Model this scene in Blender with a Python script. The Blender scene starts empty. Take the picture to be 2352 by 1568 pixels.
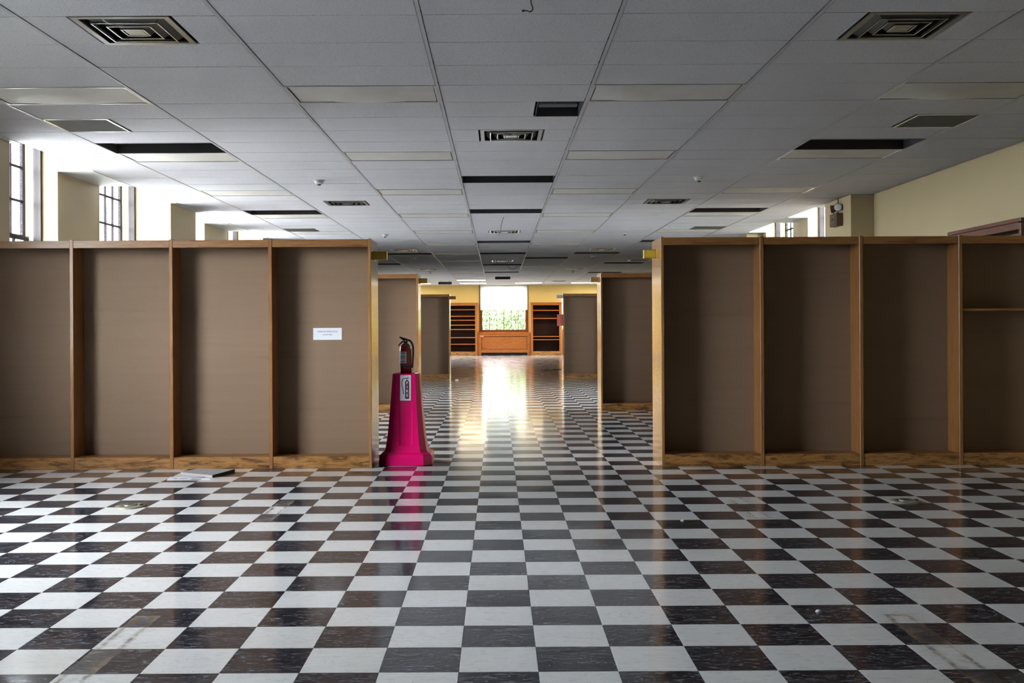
import bpy, math, random
from mathutils import Vector, Matrix

random.seed(7)
scene = bpy.context.scene
COL = scene.collection

# ------------------------------------------------------------------ camera, world, exposure
CAM_H = 1.3174
cam_data = bpy.data.cameras.new('camera')
cam_data.sensor_width = 36.0
cam_data.sensor_fit = 'HORIZONTAL'
cam_data.lens = 36.0 * 2360.7 / 2352.0
cam_data.shift_x = 32.54 / 2352.0
cam_data.shift_y = -34.31 / 2352.0
cam_data.clip_end = 500
cam = bpy.data.objects.new('camera', cam_data)
COL.objects.link(cam)
cam.matrix_world = Matrix.Translation((0, 0, CAM_H)) @ Matrix.Rotation(math.radians(90), 4, 'X') @ Matrix.Rotation(-0.00546, 4, 'Z')
scene.camera = cam

world = bpy.data.worlds.new('overcast_sky')
scene.world = world
world.use_nodes = True
wb = world.node_tree.nodes['Background']
wb.inputs[0].default_value = (0.90, 0.93, 1.0, 1)
wb.inputs[1].default_value = 12.0

sun_data = bpy.data.lights.new('sun', 'SUN')
sun_data.energy = 14.0
sun_data.angle = math.radians(3)
sun_data.color = (1.0, 0.98, 0.95)
sun = bpy.data.objects.new('sun', sun_data)
COL.objects.link(sun)
sun.rotation_euler = (math.radians(32), 0, 0)      # high behind the viewpoint, along the side walls

scene.view_settings.view_transform = 'Standard'
scene.view_settings.look = 'None'
scene.view_settings.exposure = 1.92
scene.view_settings.gamma = 1.0
scene.view_settings.use_curve_mapping = False
scene.cycles.use_denoising = True
scene.cycles.max_bounces = 10
scene.cycles.diffuse_bounces = 1
scene.cycles.glossy_bounces = 4
scene.cycles.transparent_max_bounces = 12
scene.cycles.sample_clamp_indirect = 6.0
scene.cycles.caustics_reflective = False
scene.cycles.caustics_refractive = False

# ------------------------------------------------------------------ room figures (metres)
CEIL = 3.212
Y0, Y1 = -12.0, 47.0                # back wall, end wall
XL, XR = -5.28, 5.48               # side wall faces
EDGE_L, EDGE_R = -4.85, 5.13       # where the hung ceiling stops before a window
TILE, TX0, TY0 = 0.3048, -0.1564, 3.9227
CW, CD, CX0, CY0 = 1.2192, 0.6096, -0.4667, 6.2406
WIN_L = [(4.6, 7.5), (10.45, 12.35), (13.65, 15.53), (16.8, 18.53), (20.1, 21.63), (36.2, 38.1), (40.6, 42.5), (44.3, 46.2)]  # nearest left window is unseen, invented and widened to light floor and shelves
WIN_R = [(16.25, 18.13), (19.05, 20.95), (44.3, 46.2)]
SILL, HEAD = 1.04, 3.72

# ------------------------------------------------------------------ materials
def nodes_of(name):
    m = bpy.data.materials.new(name)
    m.use_nodes = True
    nt = m.node_tree
    return m, nt, nt.nodes['Principled BSDF']

def setp(b, **k):
    names = {'color': 'Base Color', 'rough': 'Roughness', 'metal': 'Metallic', 'spec': 'Specular IOR Level',
             'coat': 'Coat Weight', 'coat_rough': 'Coat Roughness', 'emit': 'Emission Color', 'emit_s': 'Emission Strength'}
    for a, v in k.items():
        b.inputs[names[a]].default_value = (*v, 1) if isinstance(v, tuple) else v

def plain(name, color, rough=0.5, **k):
    m, nt, b = nodes_of(name)
    setp(b, color=color, rough=rough, **k)
    return m

def noise(nt, scale, vec_scale=(1, 1, 1), detail=4, rough=0.55, coord='pos', dist=0.0):
    if coord == 'pos':
        g = nt.nodes.new('ShaderNodeNewGeometry').outputs['Position']
    else:
        g = nt.nodes.new('ShaderNodeTexCoord').outputs['Object']
    mp = nt.nodes.new('ShaderNodeMapping')
    mp.inputs['Scale'].default_value = vec_scale
    nt.links.new(g, mp.inputs['Vector'])
    n = nt.nodes.new('ShaderNodeTexNoise')
    n.inputs['Scale'].default_value = scale
    n.inputs['Detail'].default_value = detail
    n.inputs['Roughness'].default_value = rough
    n.inputs['Distortion'].default_value = dist
    nt.links.new(mp.outputs[0], n.inputs['Vector'])
    return n.outputs['Fac']

def ramp(nt, fac, stops):
    r = nt.nodes.new('ShaderNodeValToRGB')
    e = r.color_ramp.elements
    while len(e) < len(stops):
        e.new(0.5)
    for el, (p, c) in zip(e, stops):
        el.position = p
        el.color = (*c, 1) if isinstance(c, tuple) else (c, c, c, 1)
    nt.links.new(fac, r.inputs[0])
    return r.outputs[0]

def mix(nt, fac, a, b, mode='MIX'):
    n = nt.nodes.new('ShaderNodeMix')
    n.data_type = 'RGBA'
    n.blend_type = mode
    for sock, v in ((n.inputs[0], fac), (n.inputs[6], a), (n.inputs[7], b)):
        if isinstance(v, (int, float)):
            sock.default_value = v
        elif isinstance(v, tuple):
            sock.default_value = (*v, 1)
        else:
            nt.links.new(v, sock)
    return n.outputs[2]

def math_n(nt, op, a, b=None, clamp=False):
    n = nt.nodes.new('ShaderNodeMath')
    n.operation = op
    n.use_clamp = clamp
    for i, v in enumerate((a, b)):
        if v is None:
            continue
        if isinstance(v, (int, float)):
            n.inputs[i].default_value = v
        else:
            nt.links.new(v, n.inputs[i])
    return n.outputs[0]

def bump(nt, b, height, strength=0.2, dist=0.01):
    n = nt.nodes.new('ShaderNodeBump')
    n.inputs['Strength'].default_value = strength
    n.inputs['Distance'].default_value = dist
    nt.links.new(height, n.inputs['Height'])
    nt.links.new(n.outputs[0], b.inputs['Normal'])

def wood(name, light, dark, grain, rough=0.42, coat=0.12, wear=0.0):
    m, nt, b = nodes_of(name)
    g = noise(nt, 1.0, grain, 6, 0.6, dist=0.6)
    c = ramp(nt, g, [(0.3, dark), (0.52, light), (0.72, tuple(x * 0.8 for x in light))])
    fine = noise(nt, 3.0, grain, 3, 0.7)
    c = mix(nt, 0.35, c, ramp(nt, fine, [(0.35, tuple(x * 0.5 for x in dark)), (0.6, light)]))
    if wear:
        w = noise(nt, 1.0, (5, 5, 26), 5, 0.7)
        c = mix(nt, math_n(nt, 'MULTIPLY', ramp(nt, w, [(0.48, 0.0), (0.62, 1.0)]), wear), c, tuple(x * 0.3 for x in dark))
    nt.links.new(c, b.inputs['Base Color'])
    setp(b, rough=rough, coat=coat, coat_rough=0.12)
    return m

def paint(name, color, rough=0.6, var=0.06):
    m, nt, b = nodes_of(name)
    n = noise(nt, 1.3, detail=5)
    c = ramp(nt, n, [(0.3, tuple(x * (1 - var) for x in color)), (0.7, color)])
    nt.links.new(c, b.inputs['Base Color'])
    setp(b, rough=rough)
    bump(nt, b, noise(nt, 90, detail=2), 0.08, 0.004)
    return m

def rect_mask(nt, x0, x1, y0, y1, soft=0.012, wob=0.03):
    g = nt.nodes.new('ShaderNodeNewGeometry').outputs['Position']
    s = nt.nodes.new('ShaderNodeSeparateXYZ')
    nt.links.new(g, s.inputs[0])
    nz = math_n(nt, 'MULTIPLY', math_n(nt, 'SUBTRACT', noise(nt, 14, detail=4), 0.5), wob)
    x = math_n(nt, 'ADD', s.outputs[0], nz)
    y = math_n(nt, 'ADD', s.outputs[1], nz)
    out = None
    for v, e, sg in ((x, x0, 1), (x, x1, -1), (y, y0, 1), (y, y1, -1)):
        d = math_n(nt, 'SUBTRACT', v, e) if sg > 0 else math_n(nt, 'SUBTRACT', e, v)
        d = math_n(nt, 'DIVIDE', d, soft, True)
        out = d if out is None else math_n(nt, 'MULTIPLY', out, d)
    return out

# footprints of fittings once glued to the floor
STRIPS = [(-1.672, -1.545, 3.3, 4.72), (-1.672, -1.545, 6.98, 7.86), (1.735, 1.868, 3.3, 4.68), (1.735, 1.868, 7.02, 7.87)]

def floor_mat(name, black):
    m, nt, b = nodes_of(name)
    st = noise(nt, 1.0, (14, 46, 1), 7, 0.68, dist=1.4)
    if black:
        base = ramp(nt, st, [(0.34, (0.005, 0.005, 0.007)), (0.47, (0.011, 0.013, 0.021)), (0.55, (0.055, 0.058, 0.074)), (0.64, (0.20, 0.205, 0.24))])
    else:
        base = ramp(nt, st, [(0.34, (0.66, 0.65, 0.65)), (0.46, (0.80, 0.795, 0.80)), (0.7, (0.85, 0.845, 0.85))])
        sp = noise(nt, 60, detail=2)
        base = mix(nt, ramp(nt, sp, [(0.69, 0.0), (0.73, 0.55)]), base, (0.12, 0.10, 0.08))
        yl = noise(nt, 0.9, detail=3)
        base = mix(nt, ramp(nt, yl, [(0.5, 0.0), (0.75, 0.35)]), base, (0.60, 0.54, 0.42))
    scr = noise(nt, 1.0, (55, 9, 1), 5, 0.75, dist=2.5)
    base = mix(nt, ramp(nt, scr, [(0.62, 0.0), (0.70, 0.22)]), base, (0.45, 0.44, 0.43))
    rub = rough_add = None
    for (x0, x1, y0, y1) in STRIPS:
        inner = rect_mask(nt, x0, x1, y0, y1)
        core = rect_mask(nt, x0 + 0.022, x1 - 0.022, y0 + 0.02, y1 - 0.02, 0.015, 0.04)
        edge = math_n(nt, 'SUBTRACT', inner, math_n(nt, 'MULTIPLY', core, 0.62), True)
        brk = ramp(nt, noise(nt, 16, detail=6, rough=0.75), [(0.36, 0.25), (0.6, 0.95)])
        edge = math_n(nt, 'MULTIPLY', edge, brk)
        tint = ramp(nt, noise(nt, 5, detail=5), [(0.40, (0.035, 0.027, 0.02)), (0.49, (0.15, 0.09, 0.04)), (0.57, (0.27, 0.20, 0.12)), (0.66, (0.46, 0.44, 0.41))])
        base = mix(nt, math_n(nt, 'MULTIPLY', edge, 0.97), base, tint)
        rough_add = inner if rough_add is None else math_n(nt, 'ADD', rough_add, inner, True)
    nt.links.new(base, b.inputs['Base Color'])
    rv = noise(nt, 3.0, detail=5)
    r = ramp(nt, rv, [(0.3, 0.08), (0.7, 0.16)])
    r = math_n(nt, 'ADD', r, math_n(nt, 'MULTIPLY', rough_add, 0.35), True)
    nt.links.new(r, b.inputs['Roughness'])
    setp(b, spec=0.5)
    bump(nt, b, noise(nt, 4.5, detail=3), 0.05, 0.004)
    return m

M = {}
M['tile_white'] = floor_mat('white_vinyl_tile', False)
M['tile_black'] = floor_mat('black_vinyl_tile', True)
M['underfloor'] = plain('floor_adhesive', (0.05, 0.045, 0.04), 0.8)
WL, WD = (0.34, 0.152, 0.045), (0.16, 0.055, 0.014)
M['wood_v'] = wood('oak_vertical_grain', WL, WD, (34, 34, 2.2))
M['wood_h'] = wood('oak_horizontal_grain', WL, WD, (2.2, 34, 34))
M['wood_y'] = wood('oak_lengthwise_grain', WL, WD, (34, 2.2, 34))
M['wood_worn'] = wood('oak_scuffed_plinth', (0.46, 0.22, 0.062), WD, (2.6, 30, 30), 0.4, 0.2, 0.85)
M['wood_end'] = wood('oak_varnished_end', (0.44, 0.225, 0.078), (0.29, 0.13, 0.04), (26, 26, 1.6), 0.25, 0.6)
M['wood_red'] = wood('red_brown_built_in_wood', (0.40, 0.135, 0.03), (0.20, 0.05, 0.012), (3, 30, 30), 0.28, 0.5)
M['wood_frame'] = wood('dark_window_wood', (0.018, 0.0065, 0.0035), (0.008, 0.003, 0.002), (30, 30, 2), 0.5, 0.1)
M['sash'] = plain('dark_sash_paint', (0.014, 0.010, 0.012), 0.6, spec=0.2)
M['wood_dark'] = wood('dark_red_wood', (0.15, 0.045, 0.014), (0.07, 0.018, 0.007), (30, 3, 30), 0.35, 0.2)
M['bead'] = plain('white_bead_paint', (0.82, 0.81, 0.79), 0.5)

def hardboard():
    m, nt, b = nodes_of('brown_hardboard')
    n = noise(nt, 1.0, (0.7, 0.7, 16), 3, 0.6)
    c = ramp(nt, n, [(0.22, (0.205, 0.125, 0.076)), (0.36, (0.245, 0.156, 0.099)), (0.7, (0.265, 0.172, 0.111))])
    f = noise(nt, 220, detail=2)
    c = mix(nt, 0.3, c, ramp(nt, f, [(0.3, (0.15, 0.095, 0.055)), (0.7, (0.36, 0.25, 0.165))]))
    nt.links.new(c, b.inputs['Base Color'])
    setp(b, rough=0.62, spec=0.3)
    bump(nt, b, f, 0.25, 0.002)
    return m
M['hardboard'] = hardboard()
M['shelf_back'] = plain('shaded_back', (0.016, 0.006, 0.004), 0.8, spec=0.1)  # shade inside the far shelves put into the back panel colour
M['cream'] = paint('cream_wall_paint', (0.56, 0.45, 0.265))
M['gold'] = paint('yellow_wall_paint', (0.78, 0.53, 0.165))
M['white_paint'] = paint('white_soffit_paint', (0.66, 0.66, 0.66))

def ceiling_mat():
    m, nt, b = nodes_of('mineral_fibre_tile')
    f = noise(nt, 95, detail=3, rough=0.7)
    c = ramp(nt, f, [(0.32, (0.42, 0.41, 0.44)), (0.46, (0.64, 0.635, 0.67)), (0.7, (0.71, 0.705, 0.75))])
    d = noise(nt, 1.1, detail=5)
    c = mix(nt, ramp(nt, d, [(0.5, 0.0), (0.75, 0.22)]), c, (0.42, 0.41, 0.40))
    nt.links.new(c, b.inputs['Base Color'])
    setp(b, rough=0.9, spec=0.15)
    bump(nt, b, f, 0.5, 0.003)
    return m
M['ceil_tile'] = ceiling_mat()
M['ceil_grid'] = plain('grid_enamel', (0.50, 0.49, 0.52), 0.45)
M['plenum'] = plain('dark_plenum', (0.018, 0.018, 0.022), 0.8)
M['housing'] = plain('dark_housing_steel', (0.035, 0.037, 0.045), 0.55)
M['conduit'] = plain('dull_steel_channel', (0.10, 0.11, 0.125), 0.45, metal=0.5)

def lens_mat():
    m, nt, b = nodes_of('milky_acrylic')
    c = ramp(nt, noise(nt, 2.0, detail=4), [(0.3, (0.58, 0.565, 0.53)), (0.7, (0.70, 0.685, 0.65))])
    nt.links.new(c, b.inputs['Base Color'])
    setp(b, rough=0.55)
    return m
M['lens'] = lens_mat()
M['lens_lit'] = plain('lit_warm_acrylic', (0.8, 0.78, 0.7), 0.4, emit=(1.0, 0.80, 0.48), emit_s=7.0)
M['chrome'] = plain('bright_trim_metal', (0.72, 0.72, 0.72), 0.22, metal=1.0)
M['frame_enamel'] = plain('lamp_frame_enamel', (0.74, 0.74, 0.74), 0.25)
M['vent'] = plain('dusty_aluminium', (0.30, 0.31, 0.30), 0.32, metal=0.8)
M['vent_dark'] = plain('dark_louvre', (0.07, 0.075, 0.07), 0.4, metal=0.5)  # even dark tone on the louvre bands
M['vent_pan'] = plain('dark_vent_throat', (0.03, 0.032, 0.03), 0.7)  # even dark tone for the inside of the vent
M['grille'] = plain('grey_return_grille', (0.16, 0.16, 0.15), 0.55)
M['white_plastic'] = plain('aged_white_plastic', (0.70, 0.69, 0.66), 0.4)
M['black'] = plain('black_rubber', (0.012, 0.012, 0.014), 0.4)
M['pink'] = plain('magenta_moulded_plastic', (0.80, 0.001, 0.155), 0.30, coat=0.25)
M['red'] = plain('red_cylinder_enamel', (0.30, 0.006, 0.008), 0.22, coat=0.5)
M['silver'] = plain('valve_metal', (0.6, 0.6, 0.58), 0.28, metal=1.0)
M['paper'] = plain('white_paper', (0.80, 0.82, 0.88), 0.7)
M['ink'] = plain('dark_ink', (0.03, 0.03, 0.06), 0.7)
M['ink_red'] = plain('dark_red_ink', (0.13, 0.012, 0.02), 0.6)
M['brass'] = plain('brass_holder', (0.62, 0.42, 0.07), 0.35, metal=0.55)
M['brass_face'] = plain('yellow_card', (0.66, 0.50, 0.06), 0.35)
M['bronze'] = plain('brown_holder', (0.30, 0.17, 0.05), 0.4)
M['pinkpaper'] = plain('salmon_paper', (0.70, 0.16, 0.12), 0.7)
M['lampbox'] = plain('brown_lamp_box', (0.14, 0.085, 0.045), 0.5)
M['reflector'] = plain('lamp_lens', (0.85, 0.87, 0.9), 0.15)
M['board'] = plain('grey_board', (0.42, 0.40, 0.40), 0.7)
M['board_edge'] = plain('board_dark_edge', (0.07, 0.065, 0.05), 0.7)
M['floor_cap'] = plain('corroded_cap', (0.27, 0.25, 0.18), 0.5, metal=0.4)
M['green_scrap'] = plain('green_plastic', (0.26, 0.46, 0.37), 0.5)
M['grass'] = paint('lawn', (0.066, 0.066, 0.052), 0.9, 0.4)
M['bounce_paving'] = paint('pale_bounce_concrete', (0.56, 0.56, 0.56), 0.9, 0.2)  # pale colour for the added bounce slab outside
M['leaf'] = plain('leaf', (0.085, 0.125, 0.045), 0.8)
M['bark'] = plain('bark', (0.10, 0.07, 0.05), 0.9)

def glass_mat():
    m = bpy.data.materials.new('window_glass')
    m.use_nodes = True
    nt = m.node_tree
    nt.nodes.clear()
    out = nt.nodes.new('ShaderNodeOutputMaterial')
    t = nt.nodes.new('ShaderNodeBsdfTransparent')
    t.inputs[0].default_value = (0.95, 0.97, 0.96, 1)
    g = nt.nodes.new('ShaderNodeBsdfGlossy')
    g.inputs['Roughness'].default_value = 0.02
    lw = nt.nodes.new('ShaderNodeLayerWeight')
    lw.inputs[0].default_value = 0.5
    pw = math_n(nt, 'POWER', lw.outputs['Facing'], 5.0)
    fac = math_n(nt, 'ADD', math_n(nt, 'MULTIPLY', pw, 0.5), 0.02)
    mx = nt.nodes.new('ShaderNodeMixShader')
    nt.links.new(fac, mx.inputs[0])
    nt.links.new(t.outputs[0], mx.inputs[1])
    nt.links.new(g.outputs[0], mx.inputs[2])
    nt.links.new(mx.outputs[0], out.inputs[0])
    return m
M['glass'] = glass_mat()

def blind_mat():
    m = bpy.data.materials.new('white_blind_cloth')
    m.use_nodes = True
    nt = m.node_tree
    nt.nodes.clear()
    out = nt.nodes.new('ShaderNodeOutputMaterial')
    d = nt.nodes.new('ShaderNodeBsdfDiffuse')
    d.inputs[0].default_value = (0.85, 0.85, 0.82, 1)
    t = nt.nodes.new('ShaderNodeBsdfTranslucent')
    t.inputs[0].default_value = (0.8, 0.8, 0.77, 1)
    mx = nt.nodes.new('ShaderNodeMixShader')
    mx.inputs[0].default_value = 0.5
    nt.links.new(d.outputs[0], mx.inputs[1])
    nt.links.new(t.outputs[0], mx.inputs[2])
    nt.links.new(mx.outputs[0], out.inputs[0])
    return m
M['blind'] = blind_mat()

# ------------------------------------------------------------------ mesh helpers
class MB:
    def __init__(self):
        self.v, self.f, self.s = [], [], []
    def add(self, verts, faces, smooth=False):
        o = len(self.v)
        self.v += [tuple(p) for p in verts]
        self.f += [tuple(i + o for i in fc) for fc in faces]
        self.s += [smooth] * len(faces)
        return self
    def box(self, x0, x1, y0, y1, z0, z1):
        x0, x1 = min(x0, x1), max(x0, x1)
        y0, y1 = min(y0, y1), max(y0, y1)
        vs = [(x0, y0, z0), (x1, y0, z0), (x1, y1, z0), (x0, y1, z0), (x0, y0, z1), (x1, y0, z1), (x1, y1, z1), (x0, y1, z1)]
        return self.add(vs, [(0, 3, 2, 1), (4, 5, 6, 7), (0, 1, 5, 4), (1, 2, 6, 5), (2, 3, 7, 6), (3, 0, 4, 7)])
    def bbox(self, x0, x1, y0, y1, z0, z1, c=0.003):
        """box with chamfered edges, built as stacked loops"""
        x0, x1 = min(x0, x1), max(x0, x1)
        y0, y1 = min(y0, y1), max(y0, y1)
        c = min(c, (x1 - x0) / 3, (y1 - y0) / 3, (z1 - z0) / 3)
        def loop(i, z):
            return [(x0 + c + i, y0 + i, z), (x1 - c - i, y0 + i, z), (x1 - i, y0 + c + i, z), (x1 - i, y1 - c - i, z),
                    (x1 - c - i, y1 - i, z), (x0 + c + i, y1 - i, z), (x0 + i, y1 - c - i, z), (x0 + i, y0 + c + i, z)]
        return self.loft([loop(c * 0.9, z0), loop(0, z0 + c), loop(0, z1 - c), loop(c * 0.9, z1)])
    def loft(self, loops, cap=True, smooth=False):
        n = len(loops[0])
        vs = [p for l in loops for p in l]
        fs = []
        for k in range(len(loops) - 1):
            for i in range(n):
                j = (i + 1) % n
                fs.append((k * n + i, k * n + j, (k + 1) * n + j, (k + 1) * n + i))
        self.add(vs, fs, smooth)
        if cap:
            self.add(loops[0], [tuple(reversed(range(n)))])
            self.add(loops[-1], [tuple(range(n))])
        return self
    def lathe(self, prof, c=(0, 0, 0), n=20, axis='z', smooth=True):
        loops = []
        for r, h in prof:
            l = []
            for i in range(n):
                a = 2 * math.pi * i / n
                u, w = r * math.cos(a), r * math.sin(a)
                p = {'z': (u, w, h), 'y': (u, h, -w), 'x': (h, u, w)}[axis]
                l.append((c[0] + p[0], c[1] + p[1], c[2] + p[2]))
            loops.append(l)
        return self.loft(loops, True, smooth)
    def tube(self, pts, r, n=8):
        pts = [Vector(p) for p in pts]
        loops, ref = [], Vector((0.3, 0.9, 0.31)).normalized()
        for i, p in enumerate(pts):
            d = (pts[min(i + 1, len(pts) - 1)] - pts[max(i - 1, 0)]).normalized()
            a = d.cross(ref)
            if a.length < 1e-3:
                a = d.cross(Vector((1, 0, 0)))
            a.normalize()
            b = d.cross(a)
            rr = r[i] if isinstance(r, (list, tuple)) else r
            loops.append([p + (a * math.cos(2 * math.pi * k / n) + b * math.sin(2 * math.pi * k / n)) * rr for k in range(n)])
        return self.loft(loops, True, True)
    def mesh(self, name):
        me = bpy.data.meshes.new(name)
        me.from_pydata(self.v, [], self.f)
        me.polygons.foreach_set('use_smooth', self.s)
        me.validate()
        me.update()
        return me
    def build(self, name, mat, parent=None, loc=None):
        return link(name, self.mesh(name), mat, parent, loc)

def link(name, me, mat, parent=None, loc=None, rot=None):
    if mat is not None and not me.materials:
        me.materials.append(M[mat] if isinstance(mat, str) else mat)
    o = bpy.data.objects.new(name, me)
    COL.objects.link(o)
    if parent is not None:
        o.parent = parent
    if loc is not None:
        o.location = loc
    if rot is not None:
        o.rotation_euler = rot
    return o

def empty(name, loc=(0, 0, 0)):
    o = bpy.data.objects.new(name, None)
    o.empty_display_size = 0.1
    o.location = loc
    COL.objects.link(o)
    return o

def thing(name, label, cat, loc=(0, 0, 0), group=None):
    o = empty(name, loc)
    return tag(o, label, cat, group)

def tag(o, label, cat, group=None):
    o['label'] = label
    o['category'] = cat
    if group:
        o['group'] = group
    return o

def struct(o, label=None):
    o['kind'] = 'structure'
    if label:
        o['label'] = label
    return o

def copy_tree(o, parent=None):
    c = o.copy()
    COL.objects.link(c)
    c.parent = parent
    for ch in list(o.children):
        copy_tree(ch, c)
    return c

def text_mesh(name, s, size, mat, parent, loc, rot, depth=0.0004, bold=0.0):
    cu = bpy.data.curves.new(name, 'FONT')
    cu.body = s
    cu.size = size
    cu.align_x = 'CENTER'
    cu.align_y = 'CENTER'
    cu.extrude = depth
    cu.offset = bold
    tmp = bpy.data.objects.new(name + '_tmp', cu)
    COL.objects.link(tmp)
    bpy.context.view_layer.update()
    dg = bpy.context.evaluated_depsgraph_get()
    me = bpy.data.meshes.new_from_object(tmp.evaluated_get(dg))
    bpy.data.objects.remove(tmp)
    bpy.data.curves.remove(cu)
    me.name = name
    me.materials.clear()
    return link(name, me, mat, parent, loc, rot)

ORD = ['first', 'second', 'third', 'fourth', 'fifth', 'sixth', 'seventh', 'eighth', 'ninth', 'tenth', 'eleventh', 'twelfth', 'thirteenth']

# ------------------------------------------------------------------ outside
g = MB()
g.add([(-150, -90, -0.9), (150, -90, -0.9), (150, 190, -0.9), (-150, 190, -0.9)], [(0, 1, 2, 3)])
struct(g.build('lawn', 'grass'), 'dull lawn outside the windows')
for sx in (-1,):
    struct(MB().box(sx * 5.95, sx * 26.0, 9.6, 30.0, -0.98, -0.86).build('bounce_slab', 'bounce_paving'), 'unseen pale slab added to bounce daylight into the %s windows' % ('left' if sx < 0 else 'right'))  # added out of view to throw daylight up onto the middle ceiling

def tree(loc, h, r, label):
    t = thing('tree', label, 'tree', loc, 'trees outside the far window')
    tr = MB()
    tr.tube([(0, 0, 0), (0.1, 0.05, h * 0.3), (0.0, 0.1, h * 0.6), (0.1, 0, h * 0.85)], [0.22, 0.17, 0.12, 0.05])
    for k in range(6):
        a = k * 1.05
        tr.tube([(0, 0.05, h * (0.3 + 0.06 * k)), (math.cos(a) * r * 0.5, math.sin(a) * r * 0.5, h * (0.45 + 0.06 * k))], [0.07, 0.02], 6)
    tr.build('trunk', 'bark', t)
    f = MB()
    rnd = random.Random(int(loc[0] * 100))
    for k in range(15000):
        while True:
            p = Vector((rnd.uniform(-1, 1), rnd.uniform(-1, 1), rnd.uniform(-1, 1)))
            if p.length < 1:
                break
        c = Vector((p.x * r, p.y * r, h * 0.58 + p.z * h * 0.42))
        a = Vector((rnd.uniform(-1, 1), rnd.uniform(-1, 1), rnd.uniform(-1, 1))).normalized()
        b = a.cross(Vector((rnd.uniform(-1, 1), rnd.uniform(-1, 1), 0.3))).normalized()
        s = rnd.uniform(0.05, 0.11)
        f.add([c - a * s, c + b * s * 0.45, c + a * s, c - b * s * 0.45], [(0, 1, 2, 3)])
    o = f.build('foliage', 'leaf', t)
    o['kind'] = 'stuff'
    return t
tree((1.9, 57.0, -0.9), 4.2, 2.3, 'leafy tree outside the right half of the far window')
tree((-1.9, 62.5, -0.9), 4.6, 2.7, 'leafy tree outside the left half of the far window')

# ------------------------------------------------------------------ walls
def wall_with_windows(name, xi, s, wins, mat, label):
    """s = -1 left wall, +1 right wall; xi = room face"""
    xo = xi + s * 0.45
    m = MB()
    y = Y0
    for (a, b) in wins:
        m.box(xi, xo, y, a, 0, 4.05)
        m.box(xi, xo, a, b, 0, SILL - 0.05)
        m.box(xi, xo, a, b, HEAD + 0.05, 4.05)
        y = b
    m.box(xi, xo, y, Y1 + 0.3, 0, 4.05)
    return struct(m.build(name, mat), label)
wl = wall_with_windows('wall_left', XL, -1, WIN_L, 'cream', 'cream left wall with tall windows between piers')
wr = wall_with_windows('wall_right', XR, 1, WIN_R, 'cream', 'cream right wall behind the dark bookcases')
for (a, b) in ((9.3, 10.4), (15.53, 16.8), (21.63, 22.9), (28.0, 29.2)):
    MB().bbox(XL, -4.93, a, b, 0, CEIL - 0.002, 0.006).build('pilaster', 'cream', wl)
for (a, b) in ((14.95, 16.12), (21.2, 22.4), (28.0, 29.2)):
    MB().bbox(XR, 5.14, a, b, 0, CEIL - 0.002, 0.006).build('pilaster', 'cream', wr)

# end wall round its window
EWX0, EWX1 = -0.853, 1.394
m = MB()
m.box(XL, EWX0, Y1, Y1 + 0.3, 0, 3.6).box(EWX1, XR, Y1, Y1 + 0.3, 0, 3.6).box(EWX0, EWX1, Y1, Y1 + 0.3, 0, 1.07).box(EWX0, EWX1, Y1, Y1 + 0.3, 3.30, 3.6)
struct(m.build('wall_end', 'gold'), 'golden yellow wall at the far end of the room')
m = MB()
m.box(XL, XR, Y0 - 0.2, Y0, 0, 4.05)
struct(m.build('wall_back', 'wood_frame'), 'unseen wall behind the viewpoint, made dark to cut fill light')  # unseen wall, invented dark to hold back bounce onto the shelf fronts

# ------------------------------------------------------------------ windows
def portal(center, sx, sy, rot):
    l = bpy.data.lights.new('daylight_portal', 'AREA')
    l.shape = 'RECTANGLE'
    l.size, l.size_y = sx, sy
    l.cycles.is_portal = True
    o = bpy.data.objects.new('daylight_portal', l)
    COL.objects.link(o)
    o.location = center
    o.rotation_euler = rot

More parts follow.
